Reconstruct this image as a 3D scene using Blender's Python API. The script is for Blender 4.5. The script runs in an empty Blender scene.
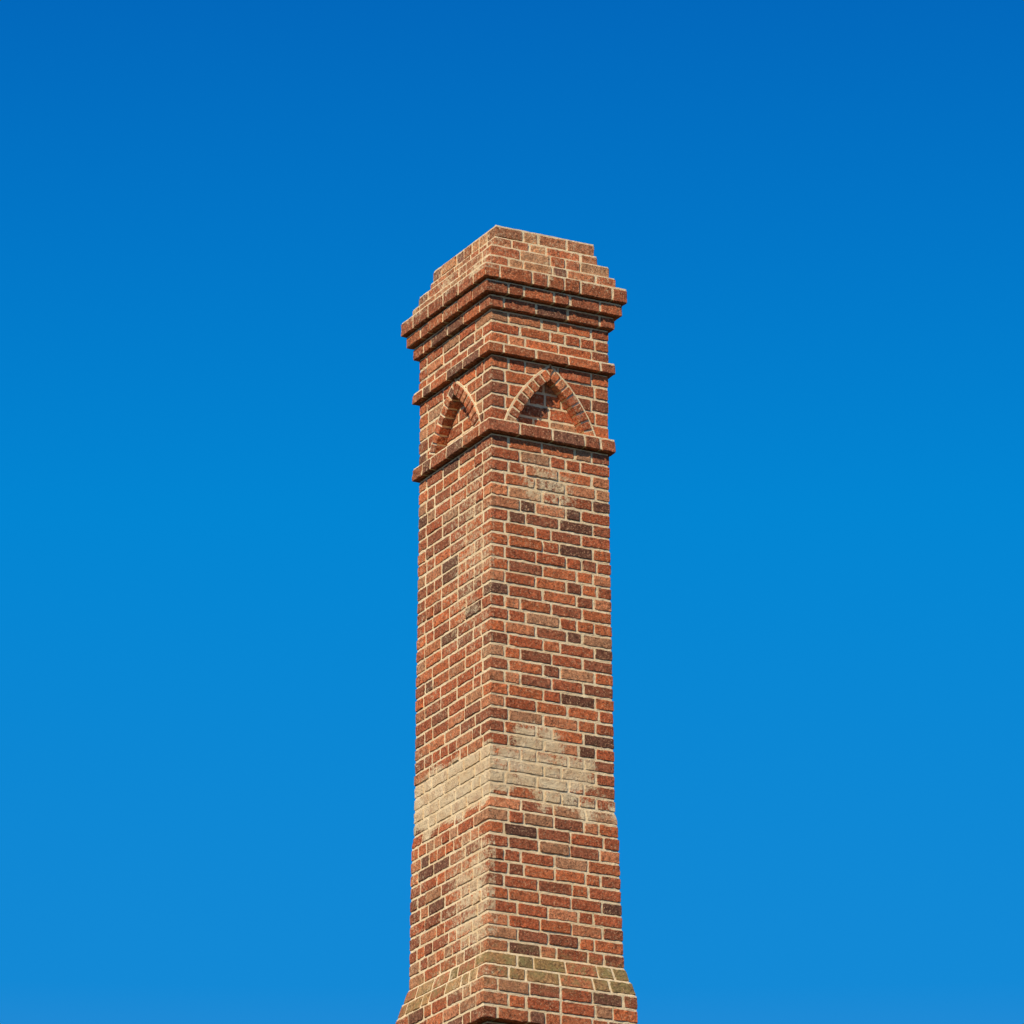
import bpy, bmesh, math, random
import numpy as np
from mathutils import Vector, noise

random.seed(23)
YAW=27.5
W, L = 0.764, 0.92
ZB = 1.6            # camera height; feature heights below are relative to the eye
JT = 0.0150         # mortar joint
BD = 0.105          # brick depth
AL = 1.15           # arch widening on the long faces

# ------------------------------------------------------------------ mesh accumulators
class Acc:
    def __init__(s): s.v=[]; s.f=[]; s.c=[]; s.l=[]; s.n=0
    def add(s, V, F, col, lime):
        s.v.append(V); s.f.extend([tuple(i+s.n for i in f) for f in F]); s.n+=len(V)
        s.c.extend([col]*len(F))
        if callable(lime):
            for f in F:
                c=V[list(f)].mean(axis=0); s.l.append(lime(c))
        else: s.l.extend([lime]*len(F))
    def build(s, name, mat, parent, smooth=False):
        me=bpy.data.meshes.new(name)
        V=np.concatenate(s.v)
        me.from_pydata([tuple(p) for p in V],[],s.f)
        a=me.attributes.new('bcol','FLOAT_COLOR','FACE')
        a.data.foreach_set('color', np.array([list(c)+[1.0] for c in s.c],dtype=np.float32).ravel())
        b=me.attributes.new('lime','FLOAT','FACE')
        b.data.foreach_set('value', np.array(s.l,dtype=np.float32))
        bm=bmesh.new(); bm.from_mesh(me)
        bmesh.ops.recalc_face_normals(bm, faces=bm.faces)
        bm.to_mesh(me); bm.free()
        for p in me.polygons: p.use_smooth=smooth
        me.materials.append(mat)
        o=bpy.data.objects.new(name,me); bpy.context.collection.objects.link(o)
        o.parent=parent
        return o

topo={}
def get_topo(n):
    if n in topo: return topo[n]
    nx,ny,nz=n; idx={}; pts=[]
    for i in range(nx+1):
        for j in range(ny+1):
            for k in range(nz+1):
                if i in(0,nx) or j in(0,ny) or k in(0,nz):
                    idx[(i,j,k)]=len(pts); pts.append((i,j,k))
    F=[]
    for k in (0,nz):
        for i in range(nx):
            for j in range(ny): F.append((idx[i,j,k],idx[i+1,j,k],idx[i+1,j+1,k],idx[i,j+1,k]))
    for j in (0,ny):
        for i in range(nx):
            for k in range(nz): F.append((idx[i,j,k],idx[i+1,j,k],idx[i+1,j,k+1],idx[i,j,k+1]))
    for i in (0,nx):
        for j in range(ny):
            for k in range(nz): F.append((idx[i,j,k],idx[i,j+1,k],idx[i,j+1,k+1],idx[i,j,k+1]))
    topo[n]=(np.array(pts),F); return topo[n]

def axis(a,b,r,step):
    m=max(1,int(round((b-a-2*r)/step)))
    return np.concatenate([[a],np.linspace(a+r,b-r,m+1),[b]])

def rbox(lo,hi,r=0.004,step=0.020,amp=0.0022,chip=0.007,seed=0.0,flat=None):
    """irregular, worn rounded block; flat = axis along which the relief is kept small"""
    r=min(r,0.4*min(hi[i]-lo[i] for i in range(3)))
    ax=[axis(lo[i],hi[i],r,step) for i in range(3)]
    P,F=get_topo(tuple(len(a)-1 for a in ax))
    V=np.stack([ax[0][P[:,0]],ax[1][P[:,1]],ax[2][P[:,2]]],axis=1)
    lo_=np.array(lo)+r; hi_=np.array(hi)-r
    Q=np.clip(V,lo_,hi_); D=V-Q
    n=np.linalg.norm(D,axis=1,keepdims=True)
    k=(np.abs(D)>1e-9).sum(axis=1)
    V=Q+D/np.maximum(n,1e-9)*r
    am=np.array([amp,amp,amp])
    if flat is not None: am[flat]=min(amp,.0015)
    if amp>0:
        for i in range(len(V)):
            p=Vector((V[i][0]*42+seed,V[i][1]*42,V[i][2]*42))
            w=noise.noise_vector(p)
            V[i]+=np.array(w)*am
            if k[i]>=2 and chip>0:
                q=noise.noise(p*0.75+Vector((7.3,1.1,seed)))
                if q>0.08:
                    d=-D[i]/max(n[i][0],1e-9)
                    V[i]+=d*min(1.0,(q-0.08)*3.0)*chip
    return V,F

def taper(V,z0,z1,e0,e1):
    if abs(e0-e1)<1e-5: return V
    V=V.copy(); t=np.clip((V[:,2]-z0)/(z1-z0),0,1); d=(e0-e1)*t
    V[:,0]=W/2+(V[:,0]-W/2)*(1-d/(W/2+e0)); V[:,1]=L/2+(V[:,1]-L/2)*(1-d/(L/2+e0))
    return V

# ------------------------------------------------------------------ pointed arch curve
zone_bot=11.485
REC=.055
a_,h_,TH=.290,.386,.062
ch=math.hypot(a_,h_); sg=.036; R_=ch*ch/(8*sg)+sg/2
cu=-a_/2+h_/ch*(R_-sg); cv=h_/2-a_/ch*(R_-sg)      # centre of the left-hand arc
Ro=R_; Ri=R_-TH
zs=zone_bot+ZB+.001
def half_width(R,h):
    q=R*R-(h-cv)**2
    return max(0.,-(cu-math.sqrt(max(q,0))))
def ang_at_u(R,u): return math.pi-math.acos((cu-u)/R)
def ang_at_h(R,h): return math.pi-math.asin((h-cv)/R)
def fmap(face,u,d,z):
    if face in (0,2):
        return (W/2+u, d if face==0 else L-d, z)
    u*=AL
    return (d if face==1 else W-d, L/2+u, z)

# ------------------------------------------------------------------ colours
PAL=[((.56,.150,.055),.31),((.45,.112,.045),.27),((.34,.102,.048),.18),
     ((.18,.072,.043),.07),((.50,.23,.115),.06),((.60,.215,.095),.11)]
def pick(style):
    r=random.random(); s=0
    if style=='cap': pal=[((.54,.26,.125),.35),((.47,.18,.085),.3),((.50,.15,.065),.2),((.27,.12,.075),.15)]
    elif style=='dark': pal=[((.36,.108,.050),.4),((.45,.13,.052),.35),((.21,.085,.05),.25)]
    elif style=='moss': pal=[((.44,.24,.10),.35),((.45,.15,.065),.3),((.30,.19,.075),.35)]
    else: pal=PAL
    for c,w in pal:
        s+=w
        if r<=s: break
    g=random.uniform(.82,1.16); h=random.uniform(-.06,.06)
    return (c[0]*g*(1+h),c[1]*g,c[2]*g*(1-h))

def lime_at(c):
    """how much limewash / mortar smear is left at this place (feature heights)"""
    x,y,z=c[0],c[1],c[2]-ZB
    n=noise.noise(Vector((x*5,y*5,z*5)))*.5+noise.noise(Vector((x*14,y*14,z*14)))*.25
    n2=noise.noise(Vector((x*9+5,y*9,z*13)))
    onR = y < 0.03 and x>0.02
    onL = x < 0.03 and not (onR and y<x)
    b=0.085+0.05*n
    if onL: b=0.13+0.10*n
    def box(a0,a1,z0,z1,a,zz,s=.03):
        return max(0,min(1,(min(a-a0,a1-a)+s)/(2*s)))*max(0,min(1,(min(zz-z0,z1-zz)+s)/(2*s)))
    j=n*.12+n2*.045
    if onL:
        b+= (.30+.10*n+.08*n2)*box(-.1,2,9.22,9.54,y,z+j,.035)
        b+= .13*box(-.05,.40,8.40,9.0,y+j*2,z,.12)
        b+= .07*box(.0,.45,10.2,11.3,y+j*2,z,.15)
    if onR:
        m=max(box(-.1,.66,9.30,9.53,x+j,z+j*.8,.035),box(.14,.46,9.52,9.68,x+j,z+j*.8,.035),
              box(.22,.95,9.20,9.315,x+j,z+j*.8,.035))
        b+=(.235+.30*n+.08*n2)*m
        b+= .17*box(.20,.54,11.00,11.26,x+j,z+j,.07)
    if z>12.39: b+=.06+.08*n
    if 8.14<z<8.36: b+=.02+.12*n
    return b

# ------------------------------------------------------------------ coursing
prev={}
def partition(length,key,style):
    n=max(2,int(round(length/.099)))
    best=None
    for t in range(24):
        seq=[]; left=n
        allh = (style=='head') or (t==0 and random.random()<.12)
        while left>0:
            k=1 if (allh or left==1 or random.random()<.28) else 2
            seq.append(k); left-=k
        random.shuffle(seq)
        js=np.cumsum(seq)[:-1]/n*length
        p=prev.get(key)
        sc=0
        if p is not None and len(js):
            sc=sum(1 for a in js if min(abs(a-q) for q in p+[99])<.03)/len(js)
        if best is None or sc<best[0]: best=(sc,seq,js)
        if sc==0: break
    return best[1],n

def course(acc,core,z0,z1,e0,e1,i,style='n',fine=True,hollow=False,jit=.0014,ex=0.,ey=0.,arcade=False):
    z0+=ZB; z1+=ZB
    X0,X1,Y0,Y1=-e0,W+e0+ex,-e0,L+e0+ey
    step=.020 if fine else 1.0
    even=(i%2==0)
    bd=BD+max(0,e0*.5)
    for face in range(4):
        along_x = face in (0,2)
        full = (along_x==even)
        a0,a1=(X0,X1) if along_x else (Y0,Y1)
        if not full: a0+=bd+JT; a1-=bd+JT
        seq,n=partition(a1-a0,(face,),style)
        tot=(a1-a0)+JT; pos=a0; js=[]
        for k in seq:
            ln=tot*k/n-JT; ln+=random.uniform(-.003,.003)
            dj=random.uniform(-jit,jit)
            if random.random()<.08: dj-=.003
            zj=random.uniform(-.0018,.0018)
            b0,b1=pos,pos+ln
            za,zb=z0+JT/2+zj,z1-JT/2+zj
            col=pick(style)
            cm=(W if along_x else L)/2; au=1.0 if along_x else AL
            pieces=[(b0,b1,0)]
            if arcade:
                if b0<cm<b1: pieces=[(b0,cm-.004,-1),(cm+.004,b1,1)]
                else: pieces=[(b0,b1,-1 if b1<=cm else 1)]
            for p0,p1,sd in pieces:
                if sd:
                    wt=(half_width(Ro+.008,zb-zs))*au
                    if (sd<0 and p0>cm-wt-.006) or (sd>0 and p1<cm+wt+.006) or p1-p0<.012: continue
                if face==0: lo,hi=(p0,Y0+dj,za),(p1,Y0+bd,zb)
                elif face==2: lo,hi=(p0,Y1-bd,za),(p1,Y1-dj,zb)
                elif face==1: lo,hi=(X0+dj,p0,za),(X0+bd,p1,zb)
                else: lo,hi=(X1-bd,p0,za),(X1-dj,p1,zb)
                V,F=rbox(lo,hi,r=.0035,step=step,amp=.0034 if fine else 0,chip=.011,seed=random.random()*90,flat=1 if along_x else 0)
                V=taper(V,z0,z1,e0,e1)
                if sd:   # cut back to the outer line of the arch ring
                    ax=0 if along_x else 1
                    for q in range(len(V)):
                        wq=half_width(Ro+.008,V[q][2]-zs)*au
                        if sd<0: V[q][ax]=min(V[q][ax],cm-wq-.003)
                        else: V[q][ax]=max(V[q][ax],cm+wq+.003)
                acc.add(V,F,col,lime_at if fine else .08)
            pos+=tot*k/n; js.append(pos-JT/2)
        prev[(face,)]=js[:-1] or None
    if core is None: return
    ins=.0044
    zc0=z0-.002+(JT/2+.006 if style=='dark' else 0)   # projecting courses: brick soffit, not mortar
    lo=[X0+ins,Y0+ins,zc0]; hi=[X1-ins,Y1-ins,z1+.002]
    boxes=[(lo,hi)]
    if hollow:
        t=.17
        boxes=[(lo,[hi[0],lo[1]+t,hi[2]]),([lo[0],hi[1]-t,lo[2]],hi),
               ([lo[0],lo[1]+t-.01,lo[2]],[lo[0]+t,hi[1]-t+.01,hi[2]-.001]),
               ([hi[0]-t,lo[1]+t-.01,lo[2]],[hi[0],hi[1]-t+.01,hi[2]-.001])]
    for a,b in boxes:
        V,F=rbox(a,b,r=.002,step=.025 if fine else 2,amp=.0026 if fine else .0006,chip=0,seed=random.random()*50)
        V=taper(V,z0,z1,e0,e1)
        core.add(V,F,(.5,.4,.3),lime_at if fine else .1)

# ------------------------------------------------------------------ materials
def N(nt,t,loc=(0,0),**kw):
    n=nt.nodes.new(t)
    for k,v in kw.items(): setattr(n,k,v)
    return n
def mixc(nt,fac,a,b,blend='MIX'):
    m=nt.nodes.new('ShaderNodeMix'); m.data_type='RGBA'; m.blend_type=blend
    def put(s,v):
        if isinstance(v,bpy.types.NodeSocket): nt.links.new(v,s)
        else: s.default_value=v
    put(m.inputs[0],fac); put(m.inputs[6],a); put(m.inputs[7],b)
    return m.outputs[2]
def nz(nt,co,scale,detail=4,rough=.6,lo=None,hi=None,tmin=0.,tmax=1.):
    n=nt.nodes.new('ShaderNodeTexNoise'); n.inputs['Scale'].default_value=scale
    n.inputs['Detail'].default_value=detail; n.inputs['Roughness'].default_value=rough
    nt.links.new(co,n.inputs['Vector']); o=n.outputs['Fac']
    if lo is not None:
        r=nt.nodes.new('ShaderNodeMapRange'); r.inputs[1].default_value=lo; r.inputs[2].default_value=hi
        r.inputs[3].default_value=tmin; r.inputs[4].default_value=tmax
        nt.links.new(o,r.inputs[0]); o=r.outputs[0]
    return o
def math_(nt,op,a,b=0.0):
    m=nt.nodes.new('ShaderNodeMath'); m.operation=op
    for s,v in ((m.inputs[0],a),(m.inputs[1],b)):
        if isinstance(v,bpy.types.NodeSocket): nt.links.new(v,s)
        else: s.default_value=v
    return m.outputs[0]

def masonry(name,is_mortar):
    m=bpy.data.materials.new(name); m.use_nodes=True; nt=m.node_tree
    bs=nt.nodes['Principled BSDF']; bs.inputs['Roughness'].default_value=.92
    bs.inputs['Specular IOR Level'].default_value=.15
    co=nt.nodes.new('ShaderNodeTexCoord').outputs['Object']
    at=N(nt,'ShaderNodeAttribute',attribute_name='bcol'); la=N(nt,'ShaderNodeAttribute',attribute_name='lime')
    cr=mixc(nt,nz(nt,co,9,5,.65,.35,.65),(.76,.56,.32,1),(.90,.73,.47,1))
    if not is_mortar:
        cr=mixc(nt,nz(nt,co,45,6,.85,.51,.62,0,.75),cr,(.42,.25,.145,1))
        cr=mixc(nt,nz(nt,co,12,5,.7,.55,.66,0,.5),cr,(.46,.27,.16,1))
    if is_mortar:
        base=mixc(nt,nz(nt,co,18,5,.7,.54,.74,0,.6),cr,(.44,.27,.16,1))
    else:
        base=at.outputs['Color']
        v=nz(nt,co,40,6,.85,.36,.64,.45,1.6)
        cmb=nt.nodes.new('ShaderNodeCombineXYZ')
        for i in range(3): nt.links.new(v,cmb.inputs[i])
        base=mixc(nt,1.0,base,cmb.outputs[0],'MULTIPLY')
        base=mixc(nt,nz(nt,co,62,5,.9,.53,.60,0,.85),base,(.065,.028,.019,1))     # pits, soot
        base=mixc(nt,nz(nt,co,18,6,.8,.58,.72,0,.5),base,(.13,.055,.034,1))     # stain
        base=mixc(nt,nz(nt,co,85,4,.8,.56,.63,0,.8),base,(.74,.42,.23,1))        # pale grit
        # thin greenish lichen on the weathered offset near the foot of the visible shaft
        sx=nt.nodes.new('ShaderNodeSeparateXYZ'); nt.links.new(co,sx.inputs[0])
        zr=math_(nt,'SUBTRACT',1.0,math_(nt,'MULTIPLY',math_(nt,'ABSOLUTE',math_(nt,'SUBTRACT',sx.outputs[2],8.26+ZB)),6.0))
        zr=math_(nt,'MAXIMUM',zr,0.0)
        base=mixc(nt,math_(nt,'MULTIPLY',zr,nz(nt,co,16,6,.8,.47,.58,0,.8)),base,(.30,.25,.10,1))
        s=math_(nt,'ADD',nz(nt,co,38,8,.88),la.outputs['Fac'])
        r=nt.nodes.new('ShaderNodeMapRange'); r.inputs[1].default_value=.68; r.inputs[2].default_value=.76
        r.inputs[4].default_value=.9
        nt.links.new(s,r.inputs[0])
        base=mixc(nt,r.outputs[0],base,cr)
    nt.links.new(base,bs.inputs['Base Color'])
    b=nt.nodes.new('ShaderNodeBump'); b.inputs['Strength'].default_value=1; b.inputs['Distance'].default_value=.006 if is_mortar else .011
    h=math_(nt,'ADD',nz(nt,co,70,6,.8),math_(nt,'MULTIPLY',nz(nt,co,25,4,.6),.6))
    nt.links.new(h,b.inputs['Height']); nt.links.new(b.outputs[0],bs.inputs['Normal'])
    return m
M_br=masonry('weathered_red_brick',False); M_mo=masonry('lime_mortar',True)

# ------------------------------------------------------------------ the chimney
root=bpy.data.objects.new('brick_chimney',None); bpy.context.collection.objects.link(root)
root.rotation_euler=(0,0,math.radians(YAW))

shaft,cap,base_,core,arch,zone=Acc(),Acc(),Acc(),Acc(),Acc(),Acc()
i=0
z=12.72
for e,st in ((-.056,'cap'),(-.044,'cap'),(.006,'cap'),(.034,'cap')):
    course(cap,core,z-.0767,z,e,e,i,st,hollow=True,jit=.003); z-=.0767; i+=1
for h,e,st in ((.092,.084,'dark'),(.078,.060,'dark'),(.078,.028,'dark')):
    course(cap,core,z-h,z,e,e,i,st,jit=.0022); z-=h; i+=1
hf=(z-11.955)/3
for k in range(3):
    course(cap,core,z-hf,z,.002,.002,i,'n'); z-=hf; i+=1
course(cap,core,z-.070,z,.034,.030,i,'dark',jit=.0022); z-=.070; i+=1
# arcaded band
zone_top=z; hz=(zone_top-zone_bot)/5
for k in range(5):
    course(zone,None,z-hz,z,0,0,i,'n',arcade=True); z-=hz; i+=1
z=zone_bot
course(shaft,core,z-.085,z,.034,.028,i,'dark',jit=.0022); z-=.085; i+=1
n=29; hs=(z-9.239)/n
for k in range(n):
    e=.0+.014*k/n
    course(shaft,core,z-hs,z,e,e,i,'n',ex=.006*k/n); z-=hs; i+=1
n=12; hs=(z-8.330)/n
for k in range(n):
    e=.024+.012*k/n
    course(shaft,core,z-hs,z,e,e-(.010 if k==0 else 0),i,'n',ex=.006+.02*k/n,ey=-.016*k/n); z-=hs; i+=1
course(shaft,core,z-.082,z,.062,.042,i,'moss',ex=.02,ey=-.02); z-=.082; i+=1
course(shaft,core,z-.082,z,.088,.068,i,'moss',ex=.02,ey=-.02); z-=.082; i+=1
for k in range(3):
    course(shaft,core,z-.080,z,.092,.092,i,'dark' if k==2 else 'n',ex=.02,ey=-.02); z-=.080; i+=1
# lower shaft down to the ground
n=int(round((z+ZB)/.075)); hs=(z+ZB)/n
for k in range(n):
    zz=z+ZB
    e=.04
    if zz<2.4: e=.12
    if zz<1.0: e=.18
    course(base_,core,z-hs,z,e,e,i,'n',fine=(k<3)); z-=hs; i+=1

# --- pointed blind arches on each face
def arch_outline(R,n=16):
    t0=ang_at_h(R,-.02); t1=ang_at_u(R,0.)
    pts=[]
    for k in range(n+1):
        t=t0+(t1-t0)*k/n
        pts.append((cu+R*math.cos(t),cv+R*math.sin(t)))
    pts[-1]=(0.,pts[-1][1])
    return pts+[(-u,h) for u,h in reversed(pts[:-1])]
V,F=rbox((REC+.005,REC+.005,zone_bot+ZB-.003),(W-REC-.005,L-REC-.005,zone_top+ZB+.003),r=.002,step=.03,amp=.002,chip=0)
core.add(V,F,(.5,.4,.3),.1)
RS=Ro+.004
for f in range(4):
    hw=(W if f in(0,2) else L/AL)/2-.0046
    uf=half_width(RS,0)
    us=sorted(set([-hw,hw]+[round(u,5) for u,h in arch_outline(RS,16)]+[-uf-.002,uf+.002]))
    H=zone_top+ZB
    def lowz(u):
        if abs(u)>=uf: return zone_bot+ZB
        return min(H-.001,zs+cv+math.sqrt(max(0,RS**2-(cu+abs(u))**2)))
    V=[];F=[]
    for u in us:
        for k in range(5):
            zl=lowz(u) ; V.append(fmap(f,u,.0046,zl+(H-zl)*k/4))
    for a in range(len(us)-1):
        for k in range(4): F.append((a*5+k,(a+1)*5+k,(a+1)*5+k+1,a*5+k+1))
    core.add(np.array(V),F,(.5,.4,.3),.1)
    for side in (-1,1):
        t0=ang_at_h(Ro,0.)+.01; t1=ang_at_u(Ro,0.)-.005
        Rm=(Ro+Ri)/2; tot=Rm*(t0-t1)+.02
        def bend(P):
            Q=np.empty_like(P)
            for q in range(len(P)):
                s_,r,d=P[q]
                t=t0-s_/Rm
                u=cu+r*math.cos(t); h=cv+r*math.sin(t)
                u=min(u,-.002)
                Q[q]=fmap(f,u*(-side),d,zs+h)
            return Q
        P,F=rbox((0,Ri+.006,-.002),(tot,Ro+.013,REC+.015),r=.002,step=.025,amp=.0012,chip=0,seed=f*3)
        core.add(bend(P),F,(.5,.4,.3),.15)
        nv=9
        for k in range(nv):
            s0=tot*k/nv+.006; s1=tot*(k+1)/nv-.006
            P,F=rbox((s0,Ri,-.009+random.uniform(-.003,.002)),(s1,Ro,REC+.01),r=.0035,step=.018,amp=.0020,chip=.007,seed=random.random()*99)
            arch.add(bend(P),F,pick('n'),.14)
    for k in range(5):
        zt=zone_top+ZB-hz*k
        u=-.27+random.uniform(-.08,.02)
        while u<.25:
            ln=random.choice((.185,.185,.09))
            lo=fmap(f,u,REC+random.uniform(-.001,.001),zt-hz+JT/2); hi=fmap(f,min(u+ln,.28),REC+.03,zt-JT/2)
            lo2=tuple(min(p,q) for p,q in zip(lo,hi)); hi2=tuple(max(p,q) for p,q in zip(lo,hi))
            V,F=rbox(lo2,hi2,r=.004,seed=random.random()*99,flat=1 if f in (0,2) else 0)
            arch.add(V,F,pick('n'),.12)
            u+=ln+JT

zone.build('arcade_bricks',M_br,root)
shaft.build('shaft_bricks',M_br,root); cap.build('corbelled_cap_bricks',M_br,root)
base_.build('base_bricks',M_br,root); arch.build('pointed_arch_bricks',M_br,root)
core.build('mortar',M_mo,root)

# ------------------------------------------------------------------ ground
g=bpy.data.materials.new('dry_grass'); g.use_nodes=True; nt=g.node_tree
co=nt.nodes.new('ShaderNodeTexCoord').outputs['Object']
col=mixc(nt,nz(nt,co,.15,6,.6,.35,.65),(.05,.06,.024,1),(.10,.08,.04,1))
col=mixc(nt,nz(nt,co,6,6,.7,.4,.7),col,(.04,.045,.02,1))
nt.links.new(col,nt.nodes['Principled BSDF'].inputs['Base Color'])
nt.nodes['Principled BSDF'].inputs['Roughness'].default_value=.95
me=bpy.data.meshes.new('ground'); bm=bmesh.new()
bmesh.ops.create_grid(bm,x_segments=80,y_segments=80,size=3000)
for v in bm.verts:
    d=v.co.xy.length
    if d>150: v.co.z=noise.noise(Vector((v.co.x*.002,v.co.y*.002,0)))*6*min(1,(d-150)/400)-.02
bm.to_mesh(me); bm.free(); me.materials.append(g)
go=bpy.data.objects.new('ground',me); bpy.context.collection.objects.link(go)

# ------------------------------------------------------------------ sun + sky
A=math.radians(28); EL=math.radians(39)
sv=Vector((-math.sin(A)*math.cos(EL),-math.cos(A)*math.cos(EL),math.sin(EL)))
sl=bpy.data.lights.new('sun','SUN'); sl.energy=5.0; sl.angle=math.radians(.5); sl.color=(1,.89,.71)
so=bpy.data.objects.new('sun',sl); bpy.context.collection.objects.link(so)
so.rotation_euler=sv.to_track_quat('Z','Y').to_euler(); so.location=(-15,-30,40)

w=bpy.data.worlds.new('World'); bpy.context.scene.world=w; w.use_nodes=True; nt=w.node_tree
bg=nt.nodes['Background']; bg.inputs['Strength'].default_value=.1
sky=nt.nodes.new('ShaderNodeTexSky'); sky.sky_type='NISHITA'; sky.sun_disc=False
sky.sun_elevation=EL; sky.sun_rotation=math.radians(208); sky.dust_density=0.2; sky.ozone_density=3; sky.air_density=1
tc=nt.nodes.new('ShaderNodeTexCoord'); sp=nt.nodes.new('ShaderNodeSeparateXYZ')
nt.links.new(tc.outputs['Generated'],sp.inputs[0])
rp=nt.nodes.new('ShaderNodeValToRGB'); nt.links.new(sp.outputs['Z'],rp.inputs[0])
els=[(0.0,(.42,.50,.58)),(.20,(.07,.28,.64)),(.262,(.006,.248,.66)),(.342,(.0,.238,.65)),
     (.39,(.0,.178,.57)),(.427,(.0,.135,.50)),(.6,(.04,.10,.28)),(1.0,(.05,.08,.20))]
e=rp.color_ramp.elements
e[0].position=els[0][0]; e[0].color=(*els[0][1],1); e[1].position=1.0; e[1].color=(*els[-1][1],1)
for p,c in els[1:-1]:
    q=e.new(p); q.color=(*c,1)
sc=nt.nodes.new('ShaderNodeVectorMath'); sc.operation='SCALE'; sc.inputs['Scale'].default_value=9.3
nt.links.new(rp.outputs[0],sc.inputs[0])
tn=nt.nodes.new('ShaderNodeVectorMath'); tn.operation='MULTIPLY'; tn.inputs[1].default_value=(.005,.06,.10)
nt.links.new(sky.outputs[0],tn.inputs[0])
ad=nt.nodes.new('ShaderNodeVectorMath'); ad.operation='ADD'
nt.links.new(sc.outputs[0],ad.inputs[0]); nt.links.new(tn.outputs[0],ad.inputs[1])
nt.links.new(ad.outputs[0],bg.inputs['Color'])

# ------------------------------------------------------------------ camera
cd=bpy.data.cameras.new('camera'); cd.sensor_width=36; cd.lens=5620/1024*36; cd.clip_end=8000; cd.clip_start=.5
cam=bpy.data.objects.new('camera',cd); bpy.context.collection.objects.link(cam)
cam.location=(.119,-30,ZB); cam.rotation_euler=(math.radians(110),0,0)
s=bpy.context.scene; s.camera=cam
s.view_settings.view_transform='Standard'; s.view_settings.look='None'; s.view_settings.exposure=0
